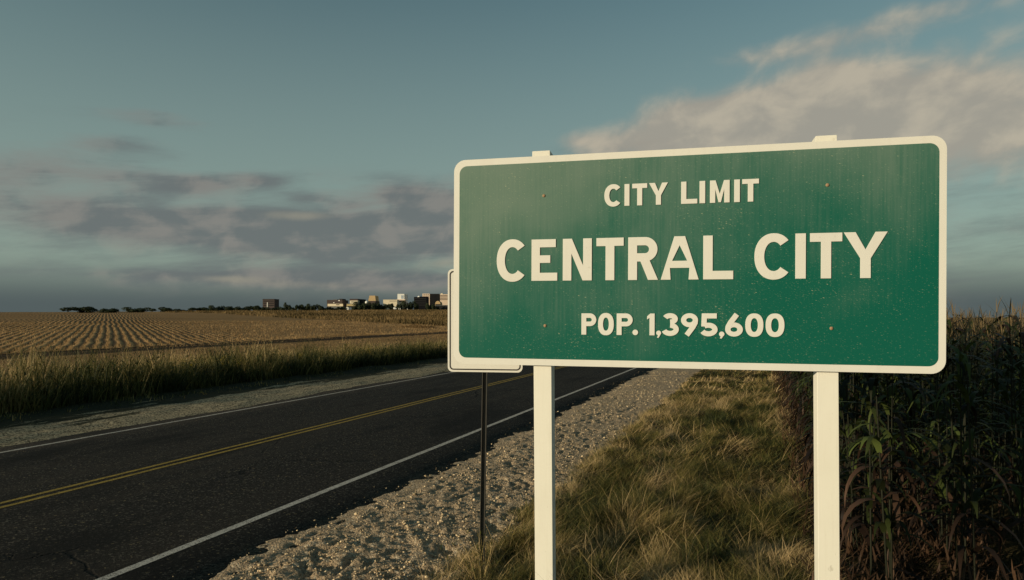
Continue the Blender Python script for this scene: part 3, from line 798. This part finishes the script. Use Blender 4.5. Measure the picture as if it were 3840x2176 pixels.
def lettering(items, z0, h, t):
    Vs, Fs = [], []
    for g, a, bx, *ex in items:
        dz, hh_ = (ex + [0, h])[:2] if ex else (0, h)
        for kk, (outer, holes) in enumerate(glyph(g, bx - a, hh_, t)):
            cu = bpy.data.curves.new('letter', 'CURVE'); cu.dimensions = '2D'; cu.fill_mode = 'BOTH'
            cu.extrude = .0016; cu.bevel_depth = .0016; cu.bevel_resolution = 1; cu.offset = -.0016
            for ring_ in [outer] + holes:
                sp = cu.splines.new('POLY'); sp.points.add(len(ring_) - 1); sp.use_cyclic_u = True
                for i, (x_, z_) in enumerate(ring_): sp.points[i].co = (x_, z_, 0, 1)
            ob = bpy.data.objects.new('letter', cu)
            me = bpy.data.meshes.new_from_object(ob)
            off = len(Vs)
            for v in me.vertices: Vs.append((a + v.co.x, -.0044 - v.co.z - .0004 * kk, z0 + dz + v.co.y))
            for p in me.polygons: Fs.append(tuple(off + i for i in p.vertices))
            bpy.data.objects.remove(ob); bpy.data.curves.remove(cu); bpy.data.meshes.remove(me)
    mb = MB(); mb.V, mb.F = Vs, Fs
    return mb.build('lettering', M['white'], panel)
lettering([('C', .355, .576, -.006, .331), ('E', .633, .835), ('N', .877, 1.099), ('T', 1.133, 1.337), ('R', 1.370, 1.589), ('A', 1.608, 1.879), ('L', 1.910, 2.119)], .652, .319, .0665)
lettering([('C', 2.263, 2.489, -.006, .331), ('I', 2.537, 2.606), ('T', 2.633, 2.842), ('Y', 2.851, 3.129)], .652, .319, .0665)
lettering([('C', 1.191, 1.309, -.003, .169), ('I', 1.341, 1.378), ('T', 1.398, 1.508), ('Y', 1.521, 1.658)], 1.207, .163, .0375)
lettering([('L', 1.752, 1.867), ('I', 1.882, 1.922), ('M', 1.955, 2.092),
           ('I', 2.123, 2.162), ('T', 2.178, 2.292)], 1.207, .163, .0375)
lettering([('P', 1.022, 1.135), ('O', 1.148, 1.266, -.003, .168), ('P', 1.287, 1.406), ('.', 1.404, 1.446)], .241, .162, .0375)
lettering([('1', 1.511, 1.566), (',', 1.575, 1.616, -.017, .053), ('3', 1.622, 1.740, -.003, .168),
           ('9', 1.755, 1.876, -.003, .168), ('5', 1.894, 2.013, -.003, .166), (',', 2.020, 2.063, -.017, .05), ('6', 2.065, 2.187, -.003, .168), ('0', 2.203, 2.326, -.003, .168), ('0', 2.341, 2.467, -.003, .168)],
          .241, .162, .0375)

# ------------------------------------------------------------------ small white sign behind it
def at(px, py, d): return ((px - CX) / FPX * d, d, EYE + (HY - py) / FPX * d)
sd = 6.1
sx0, _, sz1 = at(1677, 1008, sd); sx1, _, sz0 = at(1959, 1396, sd)
small = empty('small_road_sign', ((sx0 + sx1) / 2, sd, 0), (0, 0, R(-9)))
tag(small, 'white black rimmed road sign on a thin dark pole half hidden behind the green one', 'road sign')
hw = (sx1 - sx0) / 2 * 1.012
mb = MB(); mb.prism(rrect(-hw, hw, sz0, sz1, .045), 0, .003)
sp_ = mb.build('panel', M['white'], small)
def frame_ring(o, i, y0, y1):
    mb = MB(); n = len(o)
    mb.V = [(x, y0, z) for x, z in o] + [(x, y0, z) for x, z in i] + [(x, y1, z) for x, z in o] + [(x, y1, z) for x, z in i]
    for k_ in range(n):
        q = (k_ + 1) % n
        mb.F += [(k_, q, n + q, n + k_), (2 * n + q, 2 * n + k_, 3 * n + k_, 3 * n + q), (k_, 2 * n + k_, 2 * n + q, q), (n + q, 3 * n + q, 3 * n + k_, n + k_)]
    return mb
frame_ring(rrect(-hw + .0165, hw - .0165, sz0 + .0175, sz1 - .0175, .036), rrect(-hw + .028, hw - .028, sz0 + .029, sz1 - .029, .026), -.0014, -.0002).build('black_rim', M['black'], sp_)
mb = MB(); mb.prism([(-.030, 0), (.030, 0), (.030, 0.02)], 0, .001)
mb = MB()
px_ = at(1817, 1400, sd)[0] - (sx0 + sx1) / 2
lean_ = (at(1805, 2176, sd)[0] - at(1818, 1400, sd)[0]) / 1.87
xt = px_ - .6 * lean_ * 0
for (x0, x1, y0, y1) in ((-.023, .023, .030, .036), (-.023, -.017, .006, .030), (.017, .023, .006, .030)):
    z0, z1 = -.3, sz1 - .05
    b0 = len(mb.V)
    for z in (z0, z1):
        o_ = px_ + lean_ * (sz0 - z)
        mb.V += [(o_ + x0, y0, z), (o_ + x1, y0, z), (o_ + x1, y1, z), (o_ + x0, y1, z)]
    mb.F += [tuple(b0 + i for i in f) for f in ((0, 1, 5, 4), (1, 2, 6, 5), (2, 3, 7, 6), (3, 0, 4, 7), (0, 3, 2, 1), (4, 5, 6, 7))]
mb.build('pole', M['pole'], small)

# ------------------------------------------------------------------ plants of their own on the verges
def weed_plant(name, x, y, z, h, n, label, cat, flower=None, group=None, spread=.35, cols=None, wd=.012):
    o = empty(name, (x, y, z)); tag(o, label, cat, group)
    r = rng
    P = np.stack([r.normal(0, .05, n), r.normal(0, .05, n), np.zeros(n) - .02], -1)
    hh = h * r.uniform(.5, 1.05, n); am = r.uniform(0, 6.28, n); ln = r.uniform(.02, spread, n); cu = r.uniform(.05, .5, n)
    V, F, k_ = blades(P, hh, np.full(n, wd) * r.uniform(.5, 1.2, n), am, ln, cu, 5, face=r.uniform(0, 6.28, n))
    col = ramp(r.uniform(.15, .75, n) if cols is None else cols(n), GREEN)
    mesh_np('stem', V, F, M['leaf'], o, col=np.repeat(col, k_, 0))
    tips = V.reshape(n, -1, 3)
    m = n * 5; ii = r.integers(0, n, m); jj = r.integers(1, 5, m)
    P2 = tips[ii, jj * 2]
    V2, F2, k2 = blades(P2, r.uniform(.05, .13, m) * h, r.uniform(.006, .02, m) * h, r.uniform(0, 6.28, m), r.uniform(.4, 1.3, m), r.uniform(.1, .8, m), 3)
    mesh_np('leaves', V2, F2, M['leaf'], o, col=np.repeat(ramp(r.uniform(.1, .6, m), GREEN), k2, 0))
    if flower is not None:
        m = n * 26; ii = r.integers(0, n, m)
        P3 = tips[ii, -1] + np.stack([r.normal(0, .05, m), r.normal(0, .05, m), r.uniform(-.22, .03, m)], -1)
        V3, F3, k3 = blades(P3, np.full(m, .04), np.full(m, .03), r.uniform(0, 6.28, m), r.uniform(.3, 1.5, m), np.zeros(m), 1)
        tag(mesh_np('flower_head', V3, F3, M['leaf'], o, col=np.repeat(np.array([flower]) * r.uniform(.6, 1.2, (m, 1)), k3, 0)), kind='stuff')
    return o
x, y = -.30, 5.98
weed_plant('weed_plant', x, y, .04, .62, 34, 'pale green feathery weed growing up against the foot of the dark thin pole', 'plant', spread=.4, cols=lambda n: rng.uniform(.45, .85, n), wd=.006)
for (sx, l, h, lab) in ((17.2, 18.0, 1.35, 'tallest yellow goldenrod, furthest left in the weeds across the road'), (19.5, 18.3, 1.05, 'short yellow goldenrod right of the tallest one across the road'),
                        (23.6, 18.6, 1.0, 'yellow goldenrod in the middle of the weeds, left of the leafy green clump'), (28.8, 18.4, .95, 'small yellow goldenrod furthest right among the weeds across the road')):
    X, Y = to_xy(sx, l)
    weed_plant('goldenrod', float(X), float(Y), float(terrain(sx, l)) - .02, h, 9, lab, 'plant', (.50, .36, .03), 'goldenrod in the roadside weeds', .2)

# heap of straw left on the stubble
X, Y = to_xy(118.0, 64.0); hz = float(terrain(118.0, 64.0))
n = 2600
rr_ = rng.random(n) ** .5; aa = rng.uniform(0, 6.28, n)
P = np.stack([rr_ * np.cos(aa) * 3.6, rr_ * np.sin(aa) * 1.3, (1 - rr_ ** 2) * .55 * rng.random(n)], -1)
V, F, k_ = blades(P, rng.uniform(.2, .6, n), rng.uniform(.03, .09, n), rng.uniform(0, 6.28, n), rng.uniform(.3, 1.8, n), rng.uniform(-.5, .8, n), 2)
o = mesh_np('straw_heap', V, F, M['straw'], col=np.repeat(ramp(rng.uniform(.1, .9, n), STRAW), k_, 0))
o.location = (float(X), float(Y), hz - .05)
tag(o, 'low ragged heap of dark straw lying on the stubble field', 'straw heap')

# ------------------------------------------------------------------ far trees
def tree_protos():
    out_ = []
    for q in range(6):
        r = np.random.default_rng(500 + q)
        n = 2200; lobes = r.integers(5, 9)
        lc = np.stack([r.uniform(-.62, .62, lobes), r.uniform(-.5, .5, lobes), r.uniform(.16, .74, lobes)], -1); lr = r.uniform(.24, .38, lobes)
        ii = r.integers(0, lobes, n); d = r.normal(0, 1, (n, 3)); d /= np.linalg.norm(d, axis=1)[:, None]
        P = lc[ii] + d * (lr[ii] * r.uniform(.55, 1.05, n))[:, None]
        P[:, 2] = np.clip(P[:, 2], .03, 1.0)
        sz = r.uniform(.03, .075, n)
        a = r.normal(0, 1, (n, 3)); a /= np.linalg.norm(a, axis=1)[:, None]; b_ = np.cross(a, d); b_ /= np.linalg.norm(b_, axis=1)[:, None] + 1e-6
        V = np.stack([P + (a) * sz[:, None], P + b_ * sz[:, None] * .8, P - a * sz[:, None], P - b_ * sz[:, None] * .8], 1).reshape(-1, 3)
        F = np.arange(n * 4).reshape(n, 4)
        col = np.array([[.030, .040, .017]]) * r.uniform(.5, 1.7, (n, 1))
        mb = MB(); mb.tube((0, 0, -.05), (0, 0, .4), .05, .03, 7)
        for k_ in range(4):
            e = lc[k_]; mb.tube((0, 0, .25), tuple(e), .025, .01, 5)
        out_.append((V, F, np.repeat(col, 4, 0), mb))
    return out_
TP = tree_protos(); TM = [None] * 6
M['bark'] = plain('bark', (.05, .04, .03), .3, 4)
def tree(px, half_w, top, d, base=None, label='', seed=0, group='trees along the far edge of the fields', name='tree'):
    x = (px - CX) / FPX * d
    s, l = to_sl(x, d); z0 = float(terrain(s, l)) - .4
    zt = EYE + (HY - top) / FPX * d
    q = seed % 6
    o = empty(name, (x, d, z0), (0, 0, rng.uniform(-.5, .5)))
    if TM[q] is None:
        V, F, C, mb = TP[q]
        c = mesh_np('crown', V, F, M['leaf'], o, col=C); t_ = mb.build('trunk', M['bark'], o)
        TM[q] = (c.data, t_.data)
    else:
        link('crown', TM[q][0], o); link('trunk', TM[q][1], o)
    o.scale = (half_w / FPX * d * 1.4, half_w / FPX * d * 1.4, max(1.0, (zt - z0) * 1.03))
    tag(o, label, 'tree', group)
TL = [(300, 50, 1150, 430), (400, 40, 1156, 430),
      (508, 36, 1153, 430, 'leftmost rounded dark tree clump standing alone on the horizon'), (603, 33, 1152, 430, 'second dark tree clump from the left, alone with sky on both sides'),
      (637, 14, 1161, 430, 'low bush at the right foot of the second lone tree clump'), (690, 30, 1158, 450, 'low flat dark hedge tree right of the lone clumps'),
      (745, 32, 1153, 470, 'rounded tree starting the continuous dark tree line on the left'), (782, 20, 1156, 470, 'low tree just right of the rounded one that starts the tree line'),
      (812, 24, 1147, 480, 'taller tree, first peak of the dark tree line on the left'), (845, 22, 1150, 480, 'tree right of the first peak of the tree line'),
      (878, 24, 1150, 500, 'middle tree of the level stretch left of the lone brown block'), (912, 24, 1149, 500, 'tree at the right of the level stretch left of the lone brown block'),
      (950, 26, 1146, 520, 'bushy tree just left of the lone brown block'), (980, 18, 1151, 520, 'low tree touching the left foot of the lone brown block'),
      (1018, 20, 1153, 540, 'low tree in front of the lone brown block'), (1046, 18, 1151, 540, 'low tree right of the lone brown block'),
      (1077, 13, 1136, 560, 'tall narrow dark tree right of the lone brown block'), (1098, 12, 1147, 560, 'small tree right of the tall narrow tree'),
      (1123, 15, 1142, 560, 'rounded tree with a small peak, second bump right of the tall narrow tree'), (1148, 15, 1146, 570, 'low tree in the dip before the last bushy crowns left of the brown block'),
      (1170, 17, 1141, 580, 'highest of the bushy crowns left of the long brown block'), (1193, 16, 1145, 580, 'crown sloping down left of the long brown block'),
      (1218, 14, 1152, 580, 'lowest tree at the left foot of the long brown block'), (1250, 20, 1150, 590, 'shrubby tree in front of the cream storey of the long brown block'),
      (1280, 16, 1150, 590, 'shrubby tree left of the small white shed'), (1325, 12, 1150, 600, 'shrub between the grey shed and the big domed tree'),
      (1355, 25, 1133, 600, 'big dome shaped dark tree in front of the cream block with the brown roof'), (1392, 17, 1138, 600, 'dark tree below the tan block'),
      (1412, 14, 1136, 610, 'dark tree right of the tan block'), (1430, 14, 1133, 610, 'dark tree at the left end of the long cream wing'), (1462, 16, 1138, 610, 'dark tree below the middle of the long cream wing'),
      (1494, 15, 1138, 610, 'dark tree right below the white tower'), (1530, 20, 1129, 620, 'tall dark tree between white tower and black block'), (1553, 14, 1137, 620, 'dark tree at the left foot of the black block'),
      (1612, 16, 1138, 620, 'dark tree below the dark tower at the right foot of the black block'), (1635, 14, 1141, 620, 'dark tree below the small tan dome'), (1662, 16, 1145, 640, 'dark tree beside the small white sign, rightmost of the line'),
      (1720, 40, 1130, 640), (1800, 40, 1132, 640), (2000, 60, 1135, 660)]
for i_, t_ in enumerate(TL):
    lab = t_[4] if len(t_) > 4 else 'dark tree of the far tree line, outside the lone clumps and buildings'
    tree(t_[0], t_[1], t_[2], t_[3], label=lab, seed=i_ * 5 + 1)

# ------------------------------------------------------------------ far buildings
for nm, c in (('brown', (.085, .066, .062)), ('cream', (.74, .64, .47)), ('tan', (.52, .37, .20)), ('white_wall', (.80, .78, .72)), ('black_wall', (.010, .010, .012)), ('dark_roof', (.05, .045, .045)),
              ('pinkish', (.72, .56, .43)), ('grey_wall', (.16, .17, .17)), ('yellowish', (.48, .38, .20)), ('charcoal', (.028, .028, .028)), ('glass', (.36, .41, .46)), ('blue_grey', (.12, .15, .19))):
    M[nm] = plain(nm, c, .12, .15, .9, .05)
def building(name, label, cat, d, x0, x1, top, wall, deep, bot=1166):
    """returns the root, and a maker for boxes given by their extent on the front face, in metres from its left foot"""
    u = d / FPX
    X0 = (x0 - CX) * u; W = (x1 - x0) * u; s, l = to_sl(X0, d); z0 = float(terrain(s, l)) - 1.0
    H = EYE + (HY - top) * u - z0
    root = empty(name, (X0, d, z0)); tag(root, label, cat)
    mb = MB(); mb.box(0, W, 0, deep, 0, H); mb.build('wall', M[wall], root)
    def add(nm, mat, a0, a1, t0, t1, y0=-.15, y1=.0, dome=False):
        # extents in picture-scale units: a from the left edge, t measured up to the top
        m_ = MB(); m_.box((a0 - x0) * u, (a1 - x0) * u, y0, y1, EYE + (HY - t1) * u - z0, EYE + (HY - t0) * u - z0)
        return m_.build(nm, M[mat], root)
    return root, add, u, z0
r_, add, u, z0 = building('office_block', 'lone dark brown block on the horizon with a thin pale mast in front', 'building', 700, 985, 1029, 1123, 'brown', 14)
for k_ in range(3): add('window_band', 'charcoal', 988, 1026, 1128 + k_ * 8, 1131 + k_ * 8)
add('roof_edge', 'dark_roof', 984.5, 1029.5, 1121.6, 1123.2, -.3, 14.3)
d = 640; u = d / FPX
ms = empty('mast', ((1003 - CX) * u, d, float(terrain(*to_sl((1003 - CX) * u, d))))); tag(ms, 'thin pale curved mast in front of the lone brown block', 'mast')
mb = MB(); zt = EYE + (HY - 1134) * u - ms.location.z
mb.tube((0, 0, 0), (0, 0, zt), .5, .4, 8); mb.tube((0, 0, 2.0), (-1.6, 0, 1.2), .25, .2, 8); mb.tube((-1.6, 0, 1.2), (-3.2, 0, 2.3), .2, .15, 8)
mb.build('pole', M['white_wall'], ms)
r_, add, u, z0 = building('office_block', 'long low brown block with a cream storey under it, left of the white shed', 'building', 700, 1226, 1283, 1125, 'brown', 26)
add('cream_storey', 'cream', 1230, 1287, 1140, 1149, -1.6, 0); add('lower_wall', 'grey_wall', 1234, 1282, 1149.3, 1166, -.9, 0)
add('roof_plant', 'dark_roof', 1268, 1281, 1120.5, 1125, 4, 18); add('roof_plant', 'grey_wall', 1247, 1262, 1122.5, 1125, 3, 10)
add('window', 'white_wall', 1250, 1254, 1134, 1137); add('window', 'white_wall', 1269, 1274, 1125.8, 1129.5)
add('window_band', 'charcoal', 1262, 1274, 1142, 1145, -1.75, -1.6)
r_, add, u, z0 = building('low_building', 'low yellowish building between the long brown block and the cream block', 'building', 676, 1300, 1340, 1140, 'yellowish', 10)
add('roof', 'grey_wall', 1299.5, 1340.5, 1138.8, 1140.2, -.4, 10.4); add('ground_floor', 'charcoal', 1302, 1338, 1148, 1166)
r_, add, u, z0 = building('office_block', 'cream block with brown top floor and one dark window band behind the dome shaped tree', 'building', 690, 1312, 1341, 1122, 'cream', 30)
add('top_floor', 'brown', 1311.5, 1341.6, 1121, 1127.2, -.3, 30.4); add('window_band', 'charcoal', 1317, 1337, 1131.5, 1133.8)
add('side_wing', 'charcoal', 1341.4, 1353, 1121.5, 1160, 8, 24)
d = 590; u = d / FPX
def shed(label, x0, x1, top, mat, deep, d=590):
    u = d / FPX; X0 = (x0 - CX) * u; z0 = float(terrain(*to_sl(X0, d))) - .5; W = (x1 - x0) * u; H = EYE + (HY - top) * u - z0
    o = empty('shed', (X0, d, z0)); tag(o, label, 'shed')
    mb = MB(); mb.box(0, W, 0, deep, 0, H * .88); mb.build('wall', M[mat], o)
    mb = MB(); mb.prism([(-.1, H * .88), (W + .1, H * .88), (W * .5, H)], -.1, deep + .1); mb.build('roof', M[mat], o)
shed('small bright white shed at the edge of the field, in front of the low buildings', 1296.5, 1307, 1151.5, 'white_wall', 3)
shed('small blue grey shed just right of the white shed', 1308.5, 1319, 1152.5, 'blue_grey', 3, 600)
d = 640; u = d / FPX
tk = empty('water_tank', ((1375.5 - CX) * u, d, EYE + (HY - 1166) * u)); tag(tk, 'pale round water tank left of the tan block, above the dome shaped tree', 'tank')
mb = MB(); rr2 = 6.6 * u; zc = 31 * u
mb.lathe([(rr2 * math.cos(a_), zc + rr2 * math.sin(a_)) for a_ in np.linspace(-1.4, 1.5, 9)], (0, 0, 0), 16); mb.build('tank', M['white_wall'], tk, smooth=True)
mb = MB(); mb.tube((0, 0, 0), (0, 0, zc - rr2 + .3), 1.0, .8, 10); mb.build('support', M['grey_wall'], tk)
r_, add, u, z0 = building('office_block', 'tan block with sloping sides on a brown base, right of the round tank', 'building', 740, 1380, 1409, 1129, 'brown', 22)
mb = MB(); b0 = EYE + (HY - 1129.2) * u - z0; b1 = EYE + (HY - 1109) * u - z0
mb.prism([(.3, b0), (29 * u, b0), (26.5 * u, b1), (1.6, b1)], 0, 18); mb.build('tower', M['tan'], r_)
r_, add, u, z0 = building('hotel_wing', 'long low cream wing with small windows left of the white tower', 'building', 712, 1437, 1489, 1125, 'cream', 12)
for k_ in range(9): add('window', 'charcoal', 1461 + k_ * 3.0, 1462.6 + k_ * 3.0, 1128.5, 1130.5)
add('roof', 'cream', 1436.5, 1489.2, 1124, 1125.3, -.3, 12.3)
r_, add, u, z0 = building('tower_block', 'white tower block with a blue grey glazed strip and a wide low base', 'building', 770, 1490.5, 1516, 1102.5, 'white_wall', 26)
add('base', 'pinkish', 1488.8, 1521, 1123, 1160, -3, 0); add('glazed_strip', 'glass', 1504, 1513, 1108, 1121); add('base_window', 'brown', 1495, 1512, 1127, 1132, -3.2, -3.0)
r_, add, u, z0 = building('office_block', 'black cube shaped block with a small white dome on its roof', 'building', 660, 1552.5, 1601, 1114, 'black_wall', 16)
for k_ in range(4): add('window_band', 'charcoal', 1555, 1598, 1119 + k_ * 8, 1122 + k_ * 8)
add('roof_edge', 'black_wall', 1575, 1601.4, 1112.5, 1114, -.2, 8)
mb = MB(); mb.lathe([(6 * u * math.cos(a_), 5 * u * math.sin(a_)) for a_ in np.linspace(0, 1.5, 6)], (16.5 * u, 5, EYE + (HY - 1114) * u - z0), 14); mb.build('roof_dome', M['white_wall'], r_, smooth=True)
r_, add, u, z0 = building('office_block', 'pinkish cream block with rows of square windows behind the black block', 'building', 780, 1584, 1611, 1101.5, 'pinkish', 14)
for j_ in range(3):
    for k_ in range(3): add('window', 'brown', 1588.5 + k_ * 7.4, 1592 + k_ * 7.4, 1104.5 + j_ * 7, 1108 + j_ * 7)
r_, add, u, z0 = building('tower_block', 'dark charcoal tower between the two pinkish cream blocks', 'building', 750, 1612, 1645, 1102, 'charcoal', 14)
for k_ in range(7): add('pilaster', 'black_wall', 1614 + k_ * 4.4, 1615.6 + k_ * 4.4, 1104, 1160)
r_, add, u, z0 = building('office_block', 'cream block with long dark window bands, right of the charcoal tower', 'building', 780, 1644, 1700, 1104, 'pinkish', 16)
for k_ in range(4): add('window_band', 'charcoal', 1648, 1697, 1107.5 + k_ * 5.2, 1109.6 + k_ * 5.2)
add('roof_plant', 'cream', 1652, 1659, 1100, 1104, 2, 8)
d = 655; u = d / FPX; X0 = (1632 - CX) * u
dm = empty('hangar', (X0, d, EYE + (HY - 1166) * u)); tag(dm, 'small tan arched roof hangar low under the charcoal tower', 'building')
zb_ = 26 * u; Wd = 19 * u
mb = MB(); mb.prism([(0, 0), (Wd, 0)] + [(Wd / 2 + Wd / 2 * math.cos(a_), zb_ + 11 * u * math.sin(a_)) for a_ in np.linspace(.0, math.pi, 12)], 0, 20); mb.build('arched_roof', M['tan'], dm)
mb = MB(); mb.box(.3, Wd - .3, -.25, -.05, 0, zb_ - .2); mb.build('front_wall', M['charcoal'], dm)
r_, add, u, z0 = building('long_wall_building', 'long low dark grey building at the field edge beside the small white sign', 'building', 630, 1634, 1720, 1146, 'charcoal', 8)
add('roof', 'grey_wall', 1633, 1721, 1144.6, 1146.2, -.5, 8.5)
# van and posts at the field edge
d = 560; u = d / FPX; X0 = (1475 - CX) * u; zb_ = EYE + (HY - 1162.3) * u
vn = empty('parked_van', (X0, d, zb_)); tag(vn, 'small white van parked at the field edge below the white tower', 'van')
mb = MB(); mb.prism([(0, .45), (2.6, .45), (2.6, 1.15), (2.1, 1.3), (1.7, 2.0), (0, 2.05)], 0, 1.8); mb.build('body', M['white_wall'], vn, bevel=.08)
mb = MB(); mb.prism([(1.30, 1.3), (1.9, 1.3), (1.6, 1.85), (1.30, 1.85)], -.03, -.005); mb.build('window', M['glass'], vn)
for wx in (.5, 2.05):
    mb = MB(); mb.tube((wx, -.04, .4), (wx, .2, .4), .38, .38, 14); mb.build('wheel', M['black_wall'], vn)
for px, tp, lab in ((1495.5, 1156, 'short pale marker post right of the white van'), (1501, 1157, 'second short pale marker post right of the white van'), (1527.5, 1158, 'pale marker post alone below the tall tree left of the black block')):
    d = 540; u = d / FPX
    po = MB(); zq = EYE + (HY - 1167) * u; H = EYE + (HY - tp) * u - zq
    po.box(-.18, .18, 0, .3, 0, H); po.prism([(-.2, H), (.2, H), (0, H + .25)], -.02, .32)
    o = po.build('marker_post', M['white_wall']); o.location = ((px - CX) * u, d, zq)
    tag(o, lab, 'post', 'marker posts at the field edge')
